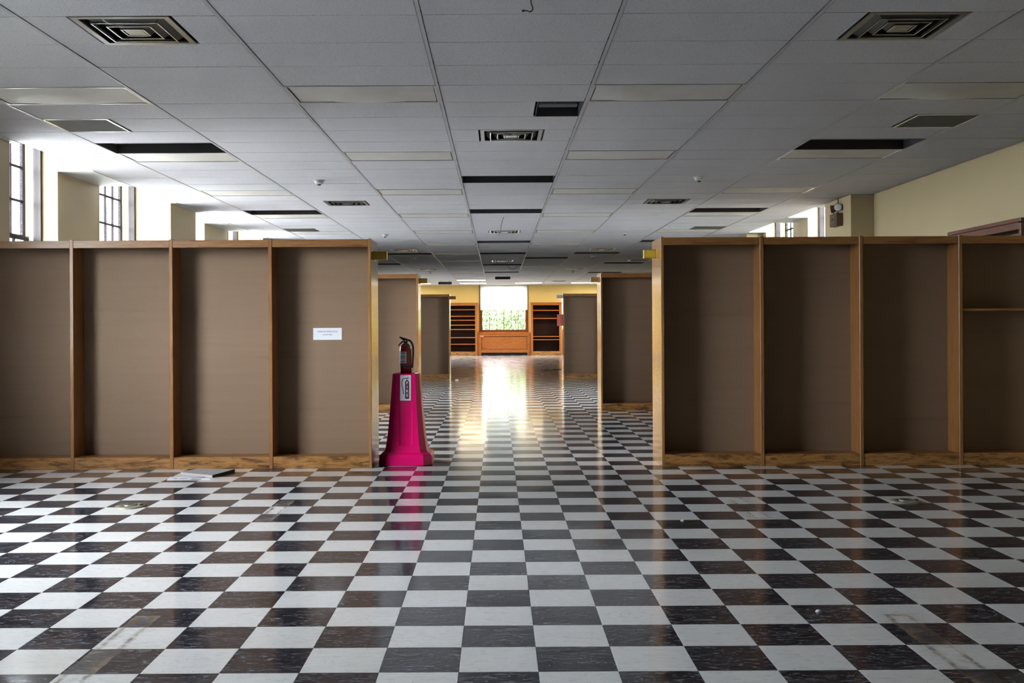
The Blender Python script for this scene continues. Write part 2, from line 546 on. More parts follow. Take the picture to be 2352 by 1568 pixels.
win_no = [0]
PANE = {}
def side_window(xi, s, y0, y1, detailed, label):
    win_no[0] += 1
    root = struct(empty('window_%d' % win_no[0], (xi + s * 0.19, (y0 + y1) / 2, SILL)), label)
    hw, hh = (y1 - y0) / 2, HEAD - SILL
    def ring(d0, d1, inset, width):
        m = MB()
        a, b = s * d0, s * d1
        y_, z0, z1 = hw - inset, inset * 0.5, hh - inset * 0.5
        m.box(a, b, -y_, -y_ + width, z0, z1).box(a, b, y_ - width, y_, z0, z1)
        m.box(a, b, -y_ + width, y_ - width, z0, z0 + width).box(a, b, -y_ + width, y_ - width, z1 - width, z1)
        return m
    ring(0.0, 0.09, -0.04, 0.075).build('frame', 'wood_frame', root)
    ring(0.09, 0.14, -0.04, 0.062).build('parting_bead', 'bead', root)
    MB().bbox(s * -0.16, s * 0.10, -hw - 0.03, hw + 0.03, -0.045, -0.01).build('sill', 'wood_frame', root)
    iw = hw - 0.03
    z_mid = hh * 0.508
    for k, (za, zb, dx) in enumerate(((0.03, z_mid + 0.02, 0.145), (z_mid - 0.02, hh - 0.03, 0.185))):
        sm = MB()
        a, b = s * dx, s * (dx + 0.038)
        st = 0.065
        sm.box(a, b, -iw, -iw + st, za, zb).box(a, b, iw - st, iw, za, zb)
        sm.box(a, b, -iw + st, iw - st, za, za + 0.055).box(a, b, -iw + st, iw - st, zb - 0.05, zb)
        sash = sm.build('sash', 'sash', root)
        gy0, gy1, gz0, gz1 = -iw + st, iw - st, za + 0.055, zb - 0.05
        pw, ph = (gy1 - gy0) / 6, (gz1 - gz0) / 3
        mc = s * (dx + 0.019)
        if detailed:
            for i in range(1, 6):
                MB().box(mc - 0.014, mc + 0.014, gy0 + i * pw - 0.015, gy0 + i * pw + 0.015, gz0, gz1).build('muntin', 'sash', sash)
            for j in range(1, 3):
                MB().box(mc - 0.012, mc + 0.012, gy0, gy1, gz0 + j * ph - 0.015, gz0 + j * ph + 0.015).build('muntin', 'sash', sash)
            key = (round(pw, 3), round(ph, 3))
            if key not in PANE:
                PANE[key] = MB().box(-0.002, 0.002, -pw / 2 + 0.004, pw / 2 - 0.004, -ph / 2 + 0.004, ph / 2 - 0.004).mesh('pane')
            for i in range(6):
                for j in range(3):
                    link('pane', PANE[key], 'glass', sash, (mc, gy0 + (i + 0.5) * pw, gz0 + (j + 0.5) * ph))
        else:
            mm = MB()
            for i in range(1, 6):
                mm.box(mc - 0.014, mc + 0.014, gy0 + i * pw - 0.015, gy0 + i * pw + 0.015, gz0, gz1)
            for j in range(1, 3):
                mm.box(mc - 0.012, mc + 0.012, gy0, gy1, gz0 + j * ph - 0.015, gz0 + j * ph + 0.015)
            mm.build('muntin_grid', 'sash', sash)
            MB().box(mc - 0.002, mc + 0.002, gy0, gy1, gz0, gz1).build('pane', 'glass', sash)
    portal((xi + s * 0.44, (y0 + y1) / 2, SILL + hh / 2), y1 - y0, hh, (0, math.radians(90) * (1 if s > 0 else -1) , 0))
    return root

for k, (a, b) in enumerate(WIN_L):
    seen = 1 <= k <= 4
    words = {1: 'first', 2: 'second', 3: 'third', 4: 'fourth'}
    side_window(XL, -1, a, b, seen, 'tall multi-pane left wall window, %s one showing above the bookcases' % words[k] if seen else 'tall multi-pane left wall window hidden from view, %s of its wall' % ORD[k])
for k, (a, b) in enumerate(WIN_R):
    seen = k < 2
    side_window(XR, 1, a, b, seen, ('tall right wall window just past the emergency light', 'tall right wall window farther from the emergency light')[k] if seen else 'tall multi-pane right wall window hidden from view, %s of its wall' % ORD[k])

# window pockets above the hung ceiling: white linings
lin = MB()
lin.box(XL - 0.45, EDGE_L, Y0, Y1, 4.05, 4.10)
lin.box(EDGE_L, EDGE_L + 0.03, Y0, Y1, CEIL + 0.002, 4.05)
lin.box(XR + 0.45, EDGE_R, 16.2, Y1, 4.05, 4.10)
lin.box(EDGE_R, EDGE_R - 0.03, 16.2, Y1, CEIL + 0.002, 4.05)
struct(lin.build('trim_1', 'white_paint'), 'white lining of the window pockets above the hung ceiling')
y = Y0
k = 2
for wins, a_x, b_x in ((WIN_L, EDGE_L, XL), (WIN_R, EDGE_R, XR)):
    y = Y0 if wins is WIN_L else 16.12
    idx = 0
    for (a, b) in wins + [(Y1, Y1)]:
        if a - y > 0.02:
            o = MB().box(a_x, b_x, y, a, CEIL - 0.004, 4.05).build('trim_%d' % k, 'white_paint')
            struct(o, 'white soffit strip on the %s side, %s from the front' % ('left' if wins is WIN_L else 'right', ORD[idx]))
            idx += 1
            k += 1
        y = b

# far end window with its roller blind
win_no[0] += 1
ew = struct(empty('window_%d' % win_no[0], (0, Y1, 1.07)), 'end window under a half drawn white roller blind')
cx, hw = (EWX0 + EWX1) / 2, (EWX1 - EWX0) / 2
fm = MB()
fm.box(EWX0, EWX0 + 0.075, -0.03, 0.14, 0, 2.23).box(EWX1 - 0.075, EWX1, -0.03, 0.14, 0, 2.23).box(EWX0 + 0.075, EWX1 - 0.075, -0.03, 0.14, 2.15, 2.23)
fm.build('frame', 'wood_dark', ew)
MB().bbox(EWX0 - 0.05, EWX1 + 0.05, -0.10, 0.14, -0.055, 0.0).build('sill', 'wood_red', ew)
gx0, gx1 = -0.706, 1.265
for (za, zb, dy) in ((0.0, 1.03, 0.06), (1.0, 2.15, 0.10)):
    sm = MB()
    sm.box(EWX0 + 0.075, gx0, dy, dy + 0.038, za, zb).box(gx1, EWX1 - 0.075, dy, dy + 0.038, za, zb)
    sm.box(gx0, gx1, dy, dy + 0.038, za, za + 0.10).box(gx0, gx1, dy, dy + 0.038, zb - 0.04, zb)
    sash = sm.build('sash', 'wood_dark', ew)
    pw = (gx1 - gx0) / 6
    gz0, gz1 = za + 0.10, zb - 0.04
    nrow = 2
    ph = (gz1 - gz0) / nrow
    for i in range(1, 6):
        MB().box(gx0 + i * pw - 0.010, gx0 + i * pw + 0.010, dy + 0.006, dy + 0.03, gz0, gz1).build('muntin', 'sash', sash)
    for j in range(1, nrow):
        MB().box(gx0, gx1, dy + 0.008, dy + 0.028, gz0 + j * ph - 0.008, gz0 + j * ph + 0.008).build('muntin', 'sash', sash)
    pm = MB().box(-pw / 2 + 0.004, pw / 2 - 0.004, -0.002, 0.002, -ph / 2 + 0.004, ph / 2 - 0.004).mesh('pane')
    for i in range(6):
        for j in range(nrow):
            link('pane', pm, 'glass', sash, (gx0 + (i + 0.5) * pw, dy + 0.019, gz0 + (j + 0.5) * ph))
portal((cx, Y1 + 0.28, 2.15), 2 * hw, 2.1, (math.radians(-90), 0, 0))
bl = thing('roller_blind', 'white roller blind half drawn over the far end window', 'blind', (cx, Y1 - 0.06, 2.066))
MB().box(-hw + 0.06, hw - 0.03, -0.001, 0.001, 0.02, 1.13).build('cloth', 'blind', bl)
MB().bbox(-hw + 0.06, hw - 0.03, -0.008, 0.008, 0.0, 0.02).build('hem_bar', 'blind', bl)

# ------------------------------------------------------------------ floor
floor = MB().box(XL - 0.45, XR + 0.45, Y0, Y1 + 0.3, -0.12, -0.004).build('floor', 'underfloor')
struct(floor, 'black and white checkerboard vinyl tile floor')
tile_me = {}
for key in ('tile_white', 'tile_black'):
    h = TILE / 2 - 0.0006
    mb = MB()
    mb.loft([[(-h, -h, -0.004), (h, -h, -0.004), (h, h, -0.004), (-h, h, -0.004)],
             [(-h, -h, -0.0007), (h, -h, -0.0007), (h, h, -0.0007), (-h, h, -0.0007)],
             [(-h + 0.0008, -h + 0.0008, 0), (h - 0.0008, -h + 0.0008, 0), (h - 0.0008, h - 0.0008, 0), (-h + 0.0008, h - 0.0008, 0)]])
    tile_me[key] = mb.mesh('floor_tile')
near, rest = [], {'tile_white': MB(), 'tile_black': MB()}
for r in range(-53, 142):
    for c in range(-17, 19):
        x, yy = TX0 + (c + 0.5) * TILE, TY0 + (r + 0.5) * TILE
        key = 'tile_black' if (c + r) % 2 else 'tile_white'
        seen = yy > 3.75 and abs(x - 0.014 * yy) < 0.505 * (yy + 0.15) + 0.1
        near.append((yy if seen else 1e6 + abs(yy), x, yy, key))
near.sort()
for k, (_, x, yy, key) in enumerate(near):
    if k < 300:
        link('floor_tile', tile_me[key], key, floor, (x, yy, 0))
    else:
        h = TILE / 2 - 0.0005
        x0, x1 = max(x - h, XL), min(x + h, XR)
        if x1 - x0 > 0.01 and yy < Y1 + 0.1:
            rest[key].add([(x0, yy - h, 0), (x1, yy - h, 0), (x1, yy + h, 0), (x0, yy + h, 0), (x0, yy - h, -0.004), (x1, yy - h, -0.004), (x1, yy + h, -0.004), (x0, yy + h, -0.004)],
                          [(0, 1, 2, 3), (4, 5, 1, 0), (5, 6, 2, 1), (6, 7, 3, 2), (7, 4, 0, 3)])
for key, mb in rest.items():
    o = mb.build('floor_tiles', key, floor)
    o['kind'] = 'stuff'

# ------------------------------------------------------------------ hung ceiling
ceil = MB().box(EDGE_L + 0.03, EDGE_R - 0.03, Y0, Y1, CEIL + 0.17, CEIL + 0.21).box(EDGE_R - 0.03, XR, Y0, 16.2, CEIL + 0.17, CEIL + 0.21).build('ceiling', 'plenum')
struct(ceil, 'suspended ceiling of grey mineral fibre tiles')
def colx(i):
    return CX0 + i * CW
def rowy(j):
    return CY0 + j * CD
LIGHTS = [(c, r) for r in (3, 8, 13, 18, 23) for c in (-3, -1, 1, 3)] + [(-1, 28), (1, 28), (-1, 33), (-1, 38), (-1, 43), (1, 43), (-1, 48), (1, 48), (-1, 53), (1, 53)]
LIT = [(-1, 58), (-3, 63), (-1, 63), (1, 63), (3, 63)]
OPEN = [(0, 11), (0, 17), (0, 27), (0, 33), (0, 41), (0, 48), (-3, 7), (3, 7), (-3, 17), (3, 17), (3, 27), (-2, 33), (2, 33), (1, 36), (-3, 40), (3, 40), (3, 49)]
VENTS = [(-2, 0), (2, 0), (0, 6), (-2, 15), (2, 15), (0, 23), (-2, 31), (2, 31), (0, 38), (-2, 45), (2, 45), (2, 60)]
GRILLES = [(-3, 5, 0), (3, 5, 1), (-3, 22, 0), (3, 22, 1), (3, 38, 1)]
HOLE = (0, 4)
full = set(LIGHTS) | set(LIT) | set(OPEN)
half = {(c, r): h for c, r, h in GRILLES}
TT = 0.016
cells = []
def ceil_piece(x0, x1, y0, y1, prio):
    cells.append((prio, x0, x1, y0, y1))
for r in range(-30, 67):
    for c in range(-4, 5):
        if (c, r) in full:
            continue
        y0, y1 = rowy(r), min(rowy(r + 1), Y1)
        x0, x1 = colx(c), colx(c + 1)
        x0 = max(x0, EDGE_L)
        x1 = min(x1, XR if y0 < 16.1 else EDGE_R)
        if x1 - x0 < 0.02 or y0 >= Y1 or y1 < Y0:
            continue
        y0 = max(y0, Y0)
        xm = (x0 + x1) / 2
        prio = y0 if (y0 > 5.3 and abs(xm) < 0.53 * y1 + 0.5) else 1e5 + abs(y0)
        if (c, r) in VENTS:
            a, b = colx(c) + CW / 2 - 0.305, colx(c) + CW / 2 + 0.305
            ceil_piece(x0, a, y0, y1, prio)
            ceil_piece(b, x1, y0, y1, prio)
        elif (c, r) in half:
            xm = colx(c) + CW / 2
            if half[(c, r)] == 0:
                ceil_piece(xm, x1, y0, y1, prio)
            else:
                ceil_piece(x0, xm, y0, y1, prio)
        elif (c, r) == HOLE:
            ceil_piece(x0, colx(c) + CW * 0.665, y0, y1, prio)
        else:
            ceil_piece(x0, x1, y0, y1, prio)
cells.sort()
shared = {}
rest = MB()
rnd = random.Random(3)
for k, (_, x0, x1, y0, y1) in enumerate(cells):
    w, d = (x1 - x0) / 2 - 0.015, (y1 - y0) / 2 - 0.0042
    cxx, cyy = (x0 + x1) / 2, (y0 + y1) / 2
    if k < 300:
        key = (round(w, 3), round(d, 3))
        if key not in shared:
            e = 0.003
            shared[key] = MB().loft([[(-w + e, -d + e, 0), (-w + e, d - e, 0), (w - e, d - e, 0), (w - e, -d + e, 0)],
                                     [(-w, -d, e), (-w, d, e), (w, d, e), (w, -d, e)],
                                     [(-w, -d, TT), (-w, d, TT), (w, d, TT), (w, -d, TT)]]).mesh('ceiling_tile')
        link('ceiling_tile', shared[key], 'ceil_tile', ceil, (cxx, cyy, CEIL + rnd.uniform(-0.0012, 0.0012)), (rnd.uniform(-0.0016, 0.0016), rnd.uniform(-0.0008, 0.0008), 0))
    else:
        rest.box(cxx - w, cxx + w, cyy - d, cyy + d, CEIL, CEIL + TT)
o = rest.build('ceiling_tiles', 'ceil_tile', ceil)
o['kind'] = 'stuff'
for i in range(-3, 5):
    x = colx(i)
    MB().box(x - 0.012, x + 0.012, Y0, Y1, CEIL - 0.004, CEIL - 0.001).box(x - 0.003, x + 0.003, Y0, Y1, CEIL - 0.001, CEIL + 0.04).build('grid_runner', 'ceil_grid', ceil)
tee = MB()
for r in range(-29, 67):
    x1 = XR if rowy(r) < 16.2 else EDGE_R
    tee.box(EDGE_L + 0.03, x1, rowy(r) - 0.002, rowy(r) + 0.002, CEIL + 0.012, CEIL + 0.03)
o = tee.build('cross_tees', 'plenum', ceil)
o['kind'] = 'stuff'

COLN = {-3: 'far left column', -1: 'column left of the middle', 1: 'column right of the middle', 3: 'far right column', -2: 'inner left column', 2: 'inner right column', 0: 'middle column'}
light_rows = sorted({r for _, r in LIGHTS})

def fixture_housing(root, w, d, z=0.12):
    m = MB()
    m.box(-w, w, -d, d, z - 0.006, z)
    m.box(-w, -w + 0.006, -d, d, 0.0, z).box(w - 0.006, w, -d, d, 0.0, z)
    m.box(-w, w, -d, -d + 0.006, 0.0, z).box(-w, w, d - 0.006, d, 0.0, z)
    return m.build('housing', 'housing', root)

def lens_panel(seed, w, d, sag):
    rn = random.Random(seed)
    nx, ny = 14, 6
    ph = rn.uniform(-0.5, 0.5)
    top, fs = [], []
    for j in range(ny + 1):
        for i in range(nx + 1):
            u, v = i / nx * 2 - 1, j / ny * 2 - 1
            z = -sag * (1 - u ** 2 * 0.9) * (1 - v ** 4) + sag * 0.4 * math.sin(3 * u + ph * 4) * (1 - v ** 2)
            z = min(z, 0.004)
            top.append((u * w, v * d, z))
    n = (nx + 1) * (ny + 1)
    bot = [(x, y, z - 0.004) for x, y, z in top]
    m = MB()
    for j in range(ny):
        for i in range(nx):
            a = j * (nx + 1) + i
            fs.append((a, a + 1, a + nx + 2, a + nx + 1))
            fs.append((n + a, n + a + nx + 1, n + a + nx + 2, n + a + 1))
    m.add(top + bot, fs, True)
    return m

def ceiling_light(c, r, lit):
    if lit:
        lab = ('glowing ceiling light panel by the far wall, %s' % COLN[c]) if r == 63 else 'glowing ceiling light panel one bay nearer than the last row'
        grp = 'lit ceiling panels by the far wall'
    else:
        lab = 'unlit milky ceiling light panel, %s row from the front, %s' % (ORD[light_rows.index(r)], COLN[c])
        grp = 'unlit ceiling light panels'
    t = thing('ceiling_light', lab, 'ceiling light', (colx(c) + CW / 2, rowy(r) + CD / 2, CEIL), grp)
    w, d = CW / 2 - 0.013, CD / 2 - 0.006
    fixture_housing(t, w, d)
    f = MB()
    e = 0.016
    f.box(-w, w, -d, -d + e, -0.003, 0.004).box(-w, w, d - e, d, -0.003, 0.004).box(-w, -w + e, -d + e, d - e, -0.003, 0.004).box(w - e, w, -d + e, d - e, -0.003, 0.004)
    f.build('frame', 'frame_enamel', t)
    sag = {3: 0.030, 8: 0.016}.get(r, 0.007)
    lens_panel(c * 31 + r, w - e - 0.008, d - e - 0.018, sag).build('diffuser', 'lens_lit' if lit else 'lens', t, (0, 0, 0.006))
    return t
for c, r in LIGHTS:
    ceiling_light(c, r, False)
for c, r in LIT:
    ceiling_light(c, r, True)

open_order = {}
for c in sorted({c for c, _ in OPEN}):
    for i, rr in enumerate(sorted(r for cc, r in OPEN if cc == c)):
        open_order[(c, rr)] = i
for c, r in OPEN:
    n = sum(1 for cc, _ in OPEN if cc == c)
    which = (ORD[open_order[(c, r)]] + ' from the front in the ' if n > 1 else 'only one in the ') + COLN[c]
    t = thing('open_light_recess', 'black open light recess without diffuser, ' + which, 'light recess', (colx(c) + CW / 2, rowy(r) + CD / 2, CEIL), 'open light recesses')
    w, d = CW / 2 - 0.013, CD / 2 - 0.004
    fixture_housing(t, w, d, 0.15)
    MB().bbox(-w + 0.03, w - 0.03, -0.02, 0.13, 0.07, 0.144, 0.008).build('ballast_channel', 'conduit', t)
    if c == 0 and r < 40:
        rn = random.Random(r)
        for q in range(3):
            x = rn.uniform(-0.4, 0.4)
            pts = [(x, -0.05, 0.13), (x + 0.02, -0.12, 0.07), (x + rn.uniform(-0.05, 0.05), -0.16, 0.03), (x + rn.uniform(-0.06, 0.06), -0.18, 0.05)]
            MB().tube(pts, 0.004, 6).build('wire', 'white_plastic', t)

# ragged hole with a bit of ductwork showing
hx0, hx1 = colx(0) + CW * 0.665, colx(1) - 0.012
t = thing('broken_tile_hole', 'square black hole left by a missing piece of ceiling tile', 'ceiling hole', ((hx0 + hx1) / 2, rowy(4) + CD / 2, CEIL))
w, d = (hx1 - hx0) / 2 - 0.002, CD / 2 - 0.004
fixture_housing(t, w, d, 0.16)
MB().bbox(-w + 0.02, w - 0.02, 0.02, 0.16, 0.05, 0.14, 0.01).build('duct', 'conduit', t)
MB().tube([(-0.1, -0.1, 0.15), (-0.09, -0.12, 0.06), (-0.04, -0.16, 0.03)], 0.005, 6).build('wire', 'white_plastic', t)

# square four-way air vents
def ring_band(m, a0, z0, a1, z1, th=0.004):
    q = [(-1, -1), (1, -1), (1, 1), (-1, 1)]
    loops = [[(x * a0, y * a0, z0) for x, y in q], [(x * a1, y * a1, z1) for x, y in q], [(x * (a1 - th), y * (a1 - th), z1 + th) for x, y in q], [(x * (a0 - th), y * (a0 - th), z0 + th) for x, y in q]]
    vs = [p for l in loops for p in l]
    fs = []
    for k in range(4):
        for i in range(4):
            j = (i + 1) % 4
            k2 = (k + 1) % 4
            fs.append((k * 4 + i, k * 4 + j, k2 * 4 + j, k2 * 4 + i))
    m.add(vs, fs)
def make_vent():
    t = thing('air_vent', '', 'air vent')
    pan = MB().box(-0.29, 0.29, -0.29, 0.29, 0.145, 0.15)
    for sx in (-1, 1):
        pan.box(sx * 0.285, sx * 0.29, -0.29, 0.29, 0.006, 0.15).box(-0.285, 0.285, sx * 0.285, sx * 0.29, 0.006, 0.15)
    pan.build('throat', 'vent_pan', t)
    f = MB()
    for a, b in ((-0.303, -0.265), (0.265, 0.303)):
        f.box(a, b, -0.303, 0.303, -0.004, 0.006).box(-0.265, 0.265, a, b, -0.004, 0.006)
    f.build('frame', 'vent', t)
    for a in (0.255, 0.185, 0.120):
        m = MB()
        ring_band(m, a, 0.045, a - 0.05, -0.004 - 0.006 * (a < 0.25), 0.004)
        m.build('louvre', 'vent_dark', t)
        e = MB()
        i = a - 0.05
        for s in (-1, 1):
            e.box(-i - 0.004, i + 0.004, s * i - 0.004, s * i + 0.004, -0.014, -0.008).box(s * i - 0.004, s * i + 0.004, -i - 0.004, i + 0.004, -0.014, -0.008)
        e.build('louvre_lip', 'chrome', t)
    MB().bbox(-0.058, 0.058, -0.058, 0.058, -0.012, -0.004).build('centre_plate', 'vent', t)
    return t
vent0 = make_vent()
vcount = {}
for k, (c, r) in enumerate(VENTS):
    o = vent0 if k == 0 else copy_tree(vent0)
    i = vcount.get(c, 0)
    vcount[c] = i + 1
    o['label'] = 'square metal air vent with nested louvres, %s from the front in the %s' % (ORD[i], COLN[c])
    o['category'] = 'air vent'
    o['group'] = 'square ceiling air vents'
    o.location = (colx(c) + CW / 2, rowy(r) + CD / 2, CEIL)

gcount = {}
for c, r, h in GRILLES:
    i = gcount.get(c, 0)
    gcount[c] = i + 1
    x = colx(c) + CW * (0.25 if h == 0 else 0.75)
    t = thing('return_grille', 'flat grey return air grille, %s from the front in the %s' % (ORD[i], COLN[c]), 'air grille', (x, rowy(r) + CD / 2, CEIL), 'half-width return air grilles')
    w, d = CW / 4 - 0.008, CD / 2 - 0.005
    f = MB()
    for s in (-1, 1):
        f.box(s * w, s * (w - 0.018), -d, d, -0.003, 0.006).box(-w + 0.018, w - 0.018, s * d, s * (d - 0.018), -0.003, 0.006)
    f.build('frame', 'chrome', t)
    g = MB()
    n = 46
    for q in range(n):
        yy = -d + 0.02 + (2 * d - 0.04) * (q + 0.5) / n
        g.box(-w + 0.018, w - 0.018, yy - 0.002, yy + 0.002, 0.0, 0.012)
    o = g.build('grille_bars', 'grille', t)
    o['kind'] = 'stuff'
    MB().box(-w, w, -d, d, 0.02, 0.024).build('backing', 'grille', t)

# smoke detectors
def make_detector():
    t = thing('smoke_detector', '', 'smoke detector')
    MB().lathe([(0.075, 0.0), (0.075, -0.010), (0.066, -0.014)], n=24).build('base', 'white_plastic', t)
    MB().lathe([(0.058, -0.012), (0.058, -0.030), (0.045, -0.045), (0.032, -0.048)], n=24).build('body', 'white_plastic', t)
    MB().lathe([(0.026, -0.046), (0.024, -0.060), (0.016, -0.064)], n=16).build('sensor', 'housing', t)
    return t
det0 = make_detector()
for k, (c, r, lab) in enumerate([(-2, 11.5, 'left of the middle, nearest the front'), (2, 11.3, 'right of the middle, nearest the front'),
                                 (-2, 24.2, 'just above the left bookcase end'), (2, 23.9, 'just above the right bookcase end'),
                                 (-2, 36.0, 'left, beyond the black left recess'), (2, 35.3, 'right, beyond the black right recess'),
                                 (-2, 47.5, 'left, near the far end'), (2, 47.5, 'right, near the far end')]):
    o = det0 if k == 0 else copy_tree(det0)
    o['label'] = 'small round white smoke detector on the ceiling, ' + lab
    o['category'] = 'smoke detector'
    o['group'] = 'ceiling smoke detectors'
    o.location = (colx(c) + CW / 2, rowy(r), CEIL)

# loose wires and hanging signs
vx, vy = colx(-2) + CW / 2 - 0.12, rowy(0) + CD / 2 - 0.27
o = MB().loft([[(vx + a, vy + b, CEIL + c), (vx + a + 0.012, vy + b + 0.004, CEIL + c), (vx + a + 0.012, vy + b + 0.004, CEIL + c - 0.001), (vx + a, vy + b, CEIL + c - 0.001)] for a, b, c in ((0, 0, 0.002), (0.01, 0.02, -0.012), (0.03, 0.05, -0.02), (0.06, 0.07, -0.022), (0.10, 0.075, -0.019))]).build('tape_strip', 'paper')
o.parent = vent0
o.location = -Vector(vent0.location)
o['label'] = 'dangling white tape'
def smooth_pts(pts, n=6):
    out = []
    P = [Vector(p) for p in pts]
    for i in range(len(P) - 1):
        p0, p1, p2, p3 = P[max(i - 1, 0)], P[i], P[i + 1], P[min(i + 2, len(P) - 1)]
        for k in range(n):
            t = k / n
            out.append(0.5 * ((2 * p1) + (-p0 + p2) * t + (2 * p0 - 5 * p1 + 4 * p2 - p3) * t * t + (-p0 + 3 * p1 - 3 * p2 + p3) * t ** 3))
    return out + [P[-1]]
yw = 5.72
o = MB().tube(smooth_pts([(0.215, yw, CEIL + 0.004), (0.205, yw, 3.155), (0.193, yw, 3.125), (0.204, yw, 3.085), (0.19, yw, 3.068), (0.168, yw + 0.02, 3.08), (0.145, yw + 0.02, 3.078)]), [0.0035] * 30 + [0.0035] * 3 + [0.006] * 4, 8).build('loose_cable', 'black')
tag(o, 'short black cable end hanging from the ceiling at the top edge', 'cable')
o = MB().tube(smooth_pts([(0.115, 17.8, CEIL + 0.004), (0.075, 17.8, 3.10), (0.06, 17.8, 3.0), (0.055, 17.8, 2.94), (0.02, 17.8, 2.90)]), 0.005, 6).build('loose_cable', 'conduit')
tag(o, 'long thin wire hanging from the ceiling in front of a vent', 'cable')
o = MB().tube(smooth_pts([(0.30, 31.3, CEIL + 0.004), (0.36, 31.3, 3.10), (0.46, 31.3, 3.06), (0.56, 31.3, 3.10), (0.62, 31.3, CEIL + 0.004)]), 0.006, 6).build('loose_cable', 'conduit')
tag(o, 'looped grey cable sagging from the ceiling far down the aisle', 'cable')
for (x0, x1, yy, z0, z1, lab) in ((-0.09, 0.47, 38.0, 3.06, 3.16, 'black sign box hanging above the middle aisle near the far end'), (-2.42, -1.87, 42.0, 3.05, 3.155, 'black sign box hanging left of the far window')):
    t = thing('hanging_sign', lab, 'sign', ((x0 + x1) / 2, yy, z0))
    hw2 = (x1 - x0) / 2
    MB().bbox(-hw2, hw2, -0.04, 0.04, 0, z1 - z0, 0.006).build('box', 'black', t)
    for s in (-1, 1):
        MB().tube([(s * hw2 * 0.6, 0, z1 - z0 - 0.005), (s * hw2 * 0.6, 0, CEIL - z0 + 0.003)], 0.006, 6).build('hanger', 'conduit', t)

# ------------------------------------------------------------------ library bookcases
BW, BD, BH = 0.928, 0.56, 2.14
def bookcase(x_end, s, yf, nb, label, shelves=()):
    """x_end: aisle face of the end panel, s: direction away from the aisle"""
    t = thing('bookcase', label, 'bookcase', (x_end, yf, 0), 'double-sided library bookcases')
    e = MB()
    e.bbox(0, s * 0.028, 0, BD, 0.0, BH + 0.006, 0.003)
    e.build('end_panel', 'wood_end', t)
    for k in range(nb):
        x0 = s * (0.014 + k * BW + (0.014 if k == 0 else 0.017))
        x1 = s * (0.014 + (k + 1) * BW - 0.017)
        MB().bbox(s * (0.014 + (k + 1) * BW - 0.017), s * (0.014 + (k + 1) * BW + 0.017), -0.004, BD + 0.004, 0.0, BH + 0.008, 0.003).build('upright', 'wood_v', t)
        for ya, yb in ((0.0, 0.022), (BD - 0.022, BD)):
            MB().bbox(x0, x1, ya, yb, BH - 0.07, BH, 0.002).build('top_rail', 'wood_h', t)
            MB().bbox(x0, x1, ya + 0.002, yb - 0.002, 0.0, 0.114, 0.002).build('plinth', 'wood_worn', t)
        MB().box(x0, x1, 0.022, BD - 0.022, BH - 0.022, BH - 0.002).build('top_board', 'wood_h', t)
        MB().box(x0, x1, 0.02, BD - 0.02, 0.090, 0.112).build('bottom_shelf', 'wood_h', t)
        MB().box(x0, x1, 0.246, 0.254, 0.112, BH - 0.022).build('back_panel', 'hardboard', t)
        for (kk, z) in shelves:
            if kk == k:
                MB().bbox(x0, x1, 0.012, 0.244, z - 0.011, z + 0.011, 0.002).build('shelf', 'wood_h', t)
    return t
bookcase(-1.182, -1, 9.6, 4, 'nearest left-hand empty bookcase, white notice on its back panel')
bookcase(1.526, 1, 9.6, 4, 'nearest right-hand empty bookcase, dark with one shelf left at its right end', [(3, 1.451)])
bookcase(-1.235, -1, 15.95, 4, 'second left-hand empty bookcase, behind the pink extinguisher stand')
bookcase(1.596, 1, 15.95, 4, 'second right-hand empty bookcase along the aisle')
bookcase(-1.22, -1, 26.0, 4, 'third and farthest left-hand free-standing bookcase')
bookcase(1.655, 1, 26.0, 4, 'third and farthest right-hand free-standing bookcase, red paper at its end')

def range_sign(x_face, s, y, z, face, holder, label, group, w=0.122, h=0.08, d=0.09):
    """sign holder fixed on an end panel and sticking out into the aisle"""
    t = thing('range_sign', label, 'sign', (x_face, y, z), group)
    MB().bbox(s * -0.002, s * 0.006, -0.01, d + 0.01, -0.008, h + 0.008, 0.002).build('mounting_plate', holder, t)
    b = MB()
    b.box(s * 0.006, s * w, 0.004, d, 0, 0.005).box(s * 0.006, s * w, 0.004, d, h - 0.005, h).box(s * (w - 0.005), s * w, 0.004, d, 0.005, h - 0.005)
    b.box(s * 0.006, s * (w - 0.005), 0.012, d - 0.012, 0.005, h - 0.005)
    b.build('holder', holder, t)
    MB().box(s * 0.010, s * (w - 0.006), 0.006, 0.012, 0.006, h - 0.006).build('card', face, t)
    return t
G = 'sign holders on bookcase ends'
range_sign(-1.182, 1, 9.83, 1.962, 'brass_face', 'brass', 'small yellow sign holder on the end of the nearest left bookcase', G)
range_sign(1.526, -1, 9.83, 1.964, 'brass_face', 'brass', 'small yellow sign holder on the end of the nearest right bookcase', G)
range_sign(-1.235, 1, 16.2, 2.003, 'brass_face', 'bronze', 'small yellow-brown sign holder on the end of the second left bookcase', G)
range_sign(1.596, -1, 16.2, 2.008, 'bronze', 'bronze', 'small brown sign holder on the end of the second right bookcase', G)
range_sign(-1.22, 1, 26.25, 2.02, 'bronze', 'bronze', 'tiny brown sign holder on the end of the third left bookcase', G, 0.15)
range_sign(1.655, -1, 26.25, 2.035, 'paper', 'paper', 'tiny white sign on the end of the third right bookcase', G, 0.15)
o = MB().bbox(1.505, 1.657, 26.1, 26.106, 1.327, 1.614, 0.001).build('red_notice', 'pinkpaper')
tag(o, 'salmon red paper notice stuck on the end of the third right bookcase', 'notice')

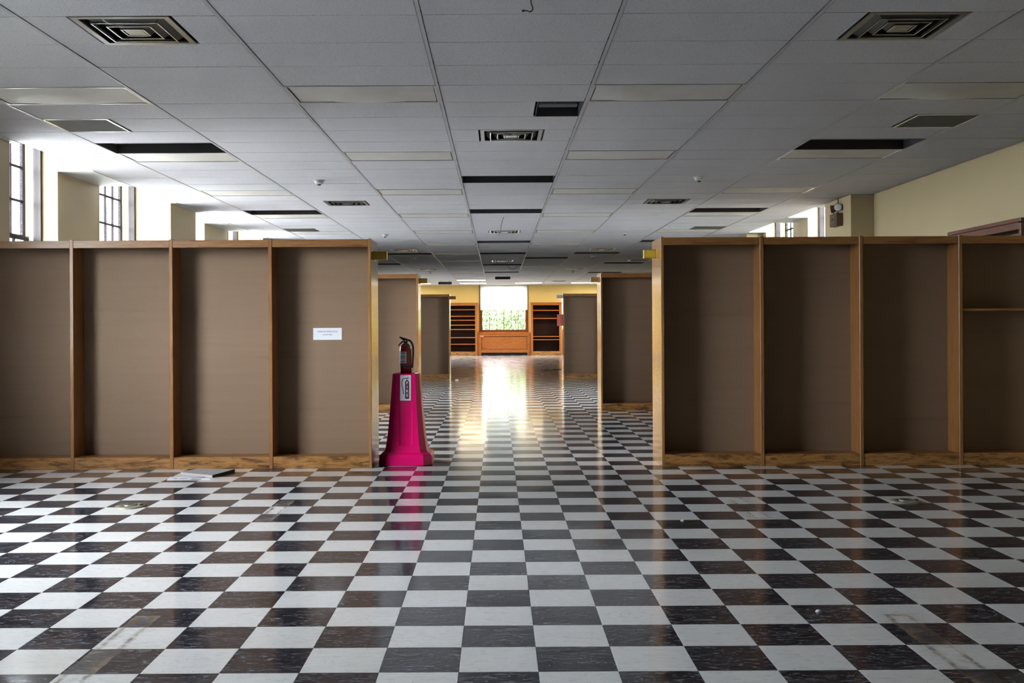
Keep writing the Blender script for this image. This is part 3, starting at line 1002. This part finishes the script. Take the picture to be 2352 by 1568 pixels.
# notice on the back panel
t = thing('paper_notice', 'white printed notice stuck inside the nearest left bookcase', 'notice', (-1.632, 9.8445, 1.256))
MB().box(-0.137, 0.137, -0.0005, 0.0008, -0.057, 0.057).build('sheet', 'paper', t)
R90 = (math.radians(90), 0, 0)
text_mesh('lettering', 'RESERVED RESOURCES', 0.0185, 'ink', t, (0.0, -0.0010, 0.022), R90, 0.0002)
text_mesh('lettering', '- PLACE HERE -', 0.0165, 'ink', t, (0.0, -0.0010, -0.008), R90, 0.0002)

# ------------------------------------------------------------------ extinguisher on its stand
SX, SY = -0.888, 9.99
st = thing('extinguisher_stand', 'tapered magenta plastic stand carrying a fire extinguisher', 'stand', (SX, SY, 0))
def stand_loop(hw, ch, gd, z, k=1.0):
    a = hw - ch
    gw = min(0.066, a * 0.72)
    return [(-a, -hw * k, z), (-gw, -hw * k, z), (-gw + 0.012, -hw * k + gd, z), (gw - 0.012, -hw * k + gd, z), (gw, -hw * k, z), (a, -hw * k, z),
            (hw, -a * k, z), (hw, a * k, z), (a, hw * k, z), (-a, hw * k, z), (-hw, a * k, z), (-hw, -a * k, z)]
levels = [(0.000, 0.246, 0), (0.006, 0.256, 0), (0.088, 0.250, 0), (0.104, 0.238, 0), (0.124, 0.208, 0), (0.142, 0.198, 0), (0.185, 0.190, 0), (0.2, 0.187, 0.018), (0.28, 0.176, 0.018), (0.40, 0.164, 0.018), (0.52, 0.153, 0.016), (0.60, 0.147, 0.010), (0.63, 0.145, 0.0), (0.75, 0.136, 0), (0.855, 0.128, 0), (0.868, 0.124, 0), (0.868, 0.104, 0), (0.858, 0.10, 0)]
MB().loft([stand_loop(hw, hw * 0.30, gd, z) for z, hw, gd in levels]).build('body', 'pink', st)
tilt = math.radians(90 - 4.3)
pl = MB().bbox(-0.052, 0.052, -0.0012, 0.0012, -0.122, 0.122, 0.001).build('sign_plate', 'paper', st, (0, -0.1395, 0.735))
pl.rotation_euler = (math.radians(-4.6), 0, 0)
pic = MB()
pic.loft([[(-0.004, y_, -0.105), (0.036, y_, -0.105), (0.036, y_, 0.055), (0.030, y_, 0.068), (0.020, y_, 0.075), (0.012, y_, 0.075), (0.002, y_, 0.068), (-0.004, y_, 0.055)] for y_ in (-0.0012, -0.0022)])
pic.build('printed_cylinder', 'ink_red', pl)
hz = MB().tube(smooth_pts([(0.010, -0.0022, 0.088), (-0.014, -0.0022, 0.088), (-0.032, -0.0022, 0.07), (-0.034, -0.0022, 0.03), (-0.022, -0.0022, -0.03), (-0.018, -0.0022, -0.062)]), 0.0035, 6)
hz.tube([(0.012, -0.0022, 0.075), (0.014, -0.0022, 0.09), (0.03, -0.0022, 0.105)], 0.003, 6)
hz.tube([(0.014, -0.0022, 0.09), (0.042, -0.0022, 0.085)], 0.0022, 6)
hz.build('printed_hose', 'ink', pl)
for q, ch in enumerate('FIRE'):
    text_mesh('lettering', ch, 0.038, 'paper', pl, (0.016, -0.0026, 0.045 - q * 0.039), R90, 0.0003, 0.0008)

EX, EY, EZ = -0.897, 9.99, 0.859
ex = thing('fire_extinguisher', 'red fire extinguisher standing on the magenta stand', 'fire extinguisher', (EX, EY, EZ))
MB().lathe([(0.052, 0.0), (0.057, 0.006), (0.057, 0.235), (0.054, 0.262), (0.044, 0.284), (0.026, 0.298), (0.018, 0.304)], n=28).build('cylinder', 'red', ex)
MB().lathe([(0.0585, 0.068), (0.0595, 0.072), (0.0595, 0.080), (0.0585, 0.084)], n=28).build('strap_band', 'black', ex)
MB().lathe([(0.021, 0.300), (0.021, 0.320), (0.018, 0.324), (0.018, 0.340), (0.012, 0.344)], n=14).build('valve', 'black', ex)
lab = MB()
cols_, zz = 8, (0.108, 0.222)
lp = []
for z in zz:
    for i in range(cols_ + 1):
        a = math.radians(188 + (284 - 188) * i / cols_)
        lp.append((0.0578 * math.cos(a), 0.0578 * math.sin(a), z))
lab.add(lp, [(i, i + 1, cols_ + 2 + i, cols_ + 1 + i) for i in range(cols_)], True)
lab.add([(x * 1.004, y * 1.004, z) for x, y, z in lp], [(cols_ + 1 + i, cols_ + 2 + i, i + 1, i)[::-1] for i in range(cols_)], True)
lo = lab.build('label', 'paper', ex)
for z, h_ in ((0.172, 0.006), (0.160, 0.003), (0.150, 0.003), (0.122, 0.006), (0.205, 0.004)):
    m = MB()
    q = []
    for zz_ in (z, z + h_):
        for i in range(5):
            a = math.radians(215 + 55 * i / 4)
            q.append((0.0585 * math.cos(a), 0.0585 * math.sin(a), zz_))
    m.add(q, [(i, i + 1, 6 + i, 5 + i) for i in range(4)], True)
    m.build('print_line', 'ink', lo)
MB().tube(smooth_pts([(0.014, 0, 0.333), (-0.012, 0, 0.338), (-0.040, 0, 0.352), (-0.058, 0, 0.362)]), [0.017] * 6 + [0.015] * 4 + [0.011] * 4 + [0.008] * 5, 8).build('squeeze_lever', 'black', ex)
MB().tube(smooth_pts([(0.012, 0, 0.322), (-0.025, 0, 0.318), (-0.052, 0, 0.298), (-0.070, 0, 0.276)]), 0.007, 8).build('carry_handle', 'black', ex)
MB().tube([(0.000, -0.024, 0.326), (0.000, 0.024, 0.326)], 0.006, 8).build('gauge_pin', 'silver', ex)
MB().tube(smooth_pts([(0.012, 0, 0.327), (0.035, -0.004, 0.330), (0.060, -0.012, 0.305), (0.073, -0.018, 0.26), (0.073, -0.02, 0.18), (0.067, -0.02, 0.10), (0.064, -0.02, 0.06)]), 0.0095, 10).build('hose', 'black', ex)
MB().lathe([(0.007, 0.030), (0.010, 0.034), (0.010, 0.062), (0.0085, 0.066)], (0.064, -0.02, 0), 10).build('nozzle', 'silver', ex)

# ------------------------------------------------------------------ floor odds and ends
def floor_cap(x, y, label):
    t = thing('floor_outlet_cap', label, 'floor cap', (x, y, 0), 'round floor outlet caps')
    MB().lathe([(0.112, 0.0005), (0.110, 0.006), (0.098, 0.011), (0.060, 0.013), (0.056, 0.009)], n=32).build('flange', 'floor_cap', t)
    MB().lathe([(0.050, 0.008), (0.050, 0.016), (0.040, 0.019)], n=24).build('lid', 'vent', t)
    MB().bbox(0.070, 0.090, -0.02, 0.02, 0.010, 0.020).build('latch', 'black', t)
    MB().bbox(-0.02, 0.02, -0.006, 0.006, 0.0185, 0.022).build('slot', 'black', t)
floor_cap(-2.726, 7.609, 'round metal floor cap on a black tile in the left foreground')
floor_cap(3.021, 7.633, 'round metal floor cap in the shadowed right foreground')

t = thing('loose_board', 'flat grey board lying on the floor before the left bookcase', 'board', (-2.64, 9.30, 0))
bd = MB().loft([[(-0.22, -0.055, z), (0.117, -0.252, z), (0.216, 0.124, z), (-0.133, 0.20, z)] for z in (0.002, 0.022)])
bd.build('slab', 'board', t)
edg = MB().loft([[(0.118, -0.254, z), (0.123, -0.256, z), (0.222, 0.124, z), (0.217, 0.124, z)] for z in (0.001, 0.024)])
edg.build('edge_strip', 'board_edge', t)
t = thing('paper_strip', 'white printed paper strip on the floor by the grey board', 'paper', (-2.70, 9.02, 0))
MB().loft([[(-0.175, -0.115, z), (0.20, -0.105, z), (0.155, -0.015, z), (-0.215, 0.10, z)] for z in (0.0006, 0.003)]).build('sheet', 'paper', t)
MB().box(0.02, 0.11, -0.085, -0.055, 0.003, 0.0036).build('printed_bar', 'ink', t)
MB().box(-0.14, -0.11, -0.045, -0.02, 0.003, 0.0036).build('printed_mark', 'ink', t)
MB().box(-0.09, -0.02, -0.05, -0.035, 0.003, 0.0036).build('printed_mark', 'ink', t)

def scrap(x, y, s, mat, label, seed, n=7):
    rn = random.Random(seed)
    m = MB()
    a = [(s * rn.uniform(0.6, 1) * math.cos(2 * math.pi * i / n), s * rn.uniform(0.5, 0.9) * math.sin(2 * math.pi * i / n)) for i in range(n)]
    m.loft([[(px, py, 0.0006 + 0.05 * s * rn.random()) for px, py in a], [(px * 0.55, py * 0.55, min(s * rn.uniform(0.35, 0.6), 0.035)) for px, py in a]], True, True)
    tag(m.build('scrap', mat, None, (x, y, 0)), label, 'litter', 'scraps lying on the floor')
scrap(1.237, 6.93, 0.018, 'paper', 'tiny white scrap on a black tile right of the aisle', 1)
scrap(1.467, 4.72, 0.020, 'paper', 'tiny white scrap on a black tile in the right foreground', 2)
scrap(1.233, 28.8, 0.07, 'paper', 'crumpled white scrap by the farthest right bookcase', 3)
scrap(1.45, 30.6, 0.17, 'green_scrap', 'pale green plastic scrap past the farthest right bookcase, left piece', 4)
scrap(1.78, 31.2, 0.20, 'green_scrap', 'pale green plastic scrap past the farthest right bookcase, right piece', 5)
scrap(-1.02, 25.2, 0.06, 'paper', 'small white scrap by the farthest left bookcase', 6)

# ------------------------------------------------------------------ emergency light on the right pilaster
em = thing('emergency_light', 'twin-lamp emergency light box on the right pilaster', 'emergency light', (5.138, 15.42, 2.79))
MB().bbox(-0.105, 0, -0.15, 0.15, 0, 0.19, 0.006).build('box', 'lampbox', em)
MB().bbox(-0.112, -0.104, -0.11, 0.11, 0.03, 0.15, 0.003).build('front_plate', 'lampbox', em)
MB().bbox(-0.117, -0.111, -0.03, 0.03, 0.08, 0.12, 0.002).build('indicator', 'black', em)
MB().tube([(-0.03, -0.02, 0.19), (-0.03, -0.02, CEIL - 2.79)], 0.010, 8).build('conduit', 'lampbox', em)
for (yy, aim) in ((-0.10, (-0.35, -1, -0.1)), (0.10, (-0.9, 0.5, -0.15))):
    hd = empty('lamp_head', (-0.06, yy, 0.275))
    hd.parent = em
    hd.rotation_euler = Vector(aim).to_track_quat('Z', 'Y').to_euler()
    MB().lathe([(0.018, -0.055), (0.045, -0.035), (0.056, 0.0), (0.060, 0.025), (0.060, 0.036)], n=22).build('shell', 'lampbox', hd)
    MB().lathe([(0.052, 0.0365), (0.040, 0.041), (0.015, 0.043)], n=22).build('lens', 'reflector', hd)
    MB().tube([(-0.06, yy, 0.185), (-0.06, yy, 0.235)], 0.009, 8).build('stem', 'lampbox', em)

# ------------------------------------------------------------------ built-in bookcases and radiator cover
def builtin(x0, x1, shelves, label, flip=False):
    t = thing('wall_bookcase', label, 'bookcase', (x0, Y1 - 0.30, 0), 'built-in bookcases on the far wall')
    w = x1 - x0
    H, D = 2.405, 0.298
    for a in (0.0, w - 0.10):
        MB().bbox(a, a + 0.10, 0, D, 0.0, H - 0.06, 0.004).build('side_panel', 'wood_red', t)
    MB().bbox(-0.02, w + 0.02, -0.02, D, H - 0.06, H, 0.006).build('cornice', 'wood_red', t)
    MB().bbox(0.10, w - 0.10, 0.0, 0.03, H - 0.13, H - 0.06, 0.003).build('top_rail', 'wood_red', t)
    MB().bbox(0.10, w - 0.10, 0.004, D, 0.0, 0.18, 0.003).build('plinth', 'wood_worn', t)
    MB().box(0.10, w - 0.10, D - 0.012, D, 0.18, H - 0.06).build('back_panel', 'shelf_back', t)
    for z in shelves:
        MB().bbox(0.10, w - 0.10, 0.01, D - 0.012, z - 0.02, z + 0.02, 0.003).build('shelf', 'wood_red', t)
builtin(-2.75, -0.93, (2.09, 1.79, 1.61, 1.39, 1.19, 0.82, 0.52), 'far wall bookcase left of the window with many close shelves')
builtin(1.50, 2.90, (2.04, 1.675, 0.85, 0.71), 'far wall bookcase right of the window with four shelves')

t = thing('radiator_cover', 'panelled red-brown radiator cover under the far window', 'radiator cover', (-0.90, Y1 - 0.28, 0))
w = 2.38
MB().bbox(-0.0, w, 0.0, 0.278, 0.985, 1.012, 0.004).build('top_board', 'wood_red', t)
for a in (0.0, w - 0.14):
    MB().bbox(a, a + 0.14, 0.02, 0.278, 0.0, 0.985, 0.004).build('side_stile', 'wood_red', t)
MB().bbox(0.14, w - 0.14, 0.02, 0.05, 0.88, 0.985, 0.004).build('top_rail', 'wood_red', t)
MB().bbox(0.14, w - 0.14, 0.02, 0.05, 0.13, 0.27, 0.004).build('bottom_rail', 'wood_red', t)
MB().bbox(0.14, w - 0.14, 0.060, 0.075, 0.27, 0.88, 0.004).build('panel', 'wood_red', t)
mo = MB()
mo.box(0.14, 0.165, 0.045, 0.062, 0.27, 0.88).box(w - 0.165, w - 0.14, 0.045, 0.062, 0.27, 0.88).box(0.165, w - 0.165, 0.045, 0.062, 0.27, 0.295).box(0.165, w - 0.165, 0.045, 0.062, 0.855, 0.88)
mo.build('moulding', 'wood_dark', t)
MB().bbox(0.10, 0.26, 0.014, 0.021, 0.845, 0.915, 0.002).build('red_tag', 'pinkpaper', t)
MB().box(0.14, w - 0.14, 0.15, 0.16, 0.0, 0.13).build('gap_shade', 'black', t)  # black sheet standing in for the shade under the cover

# bookcase against the right wall, only its top shows over the nearest right bookcase
t = thing('wall_bookcase', 'dark wood bookcase top rising behind the nearest right bookcase', 'bookcase', (5.20, 10.25, 0))
W, H = 1.60, 2.375
for a in (0.0, W - 0.04):
    MB().bbox(0.02, 0.275, a, a + 0.04, 0.0, H - 0.05, 0.003).build('side_panel', 'wood_dark', t)
MB().bbox(0.0, 0.275, -0.03, W + 0.03, H - 0.04, H, 0.005).build('cornice', 'wood_dark', t)
MB().bbox(0.02, 0.045, 0.04, W - 0.04, H - 0.11, H - 0.04, 0.003).build('top_rail', 'wood_dark', t)
MB().box(0.262, 0.275, 0.04, W - 0.04, 0.1, H - 0.04).build('back_panel', 'hardboard', t)
MB().bbox(0.02, 0.262, 0.04, W - 0.04, 0.0, 0.10, 0.003).build('plinth', 'wood_worn', t)
for z in (0.5, 0.9, 1.3, 1.7, 2.05):
    MB().bbox(0.03, 0.262, 0.04, W - 0.04, z, z + 0.022, 0.002).build('shelf', 'wood_dark', t)
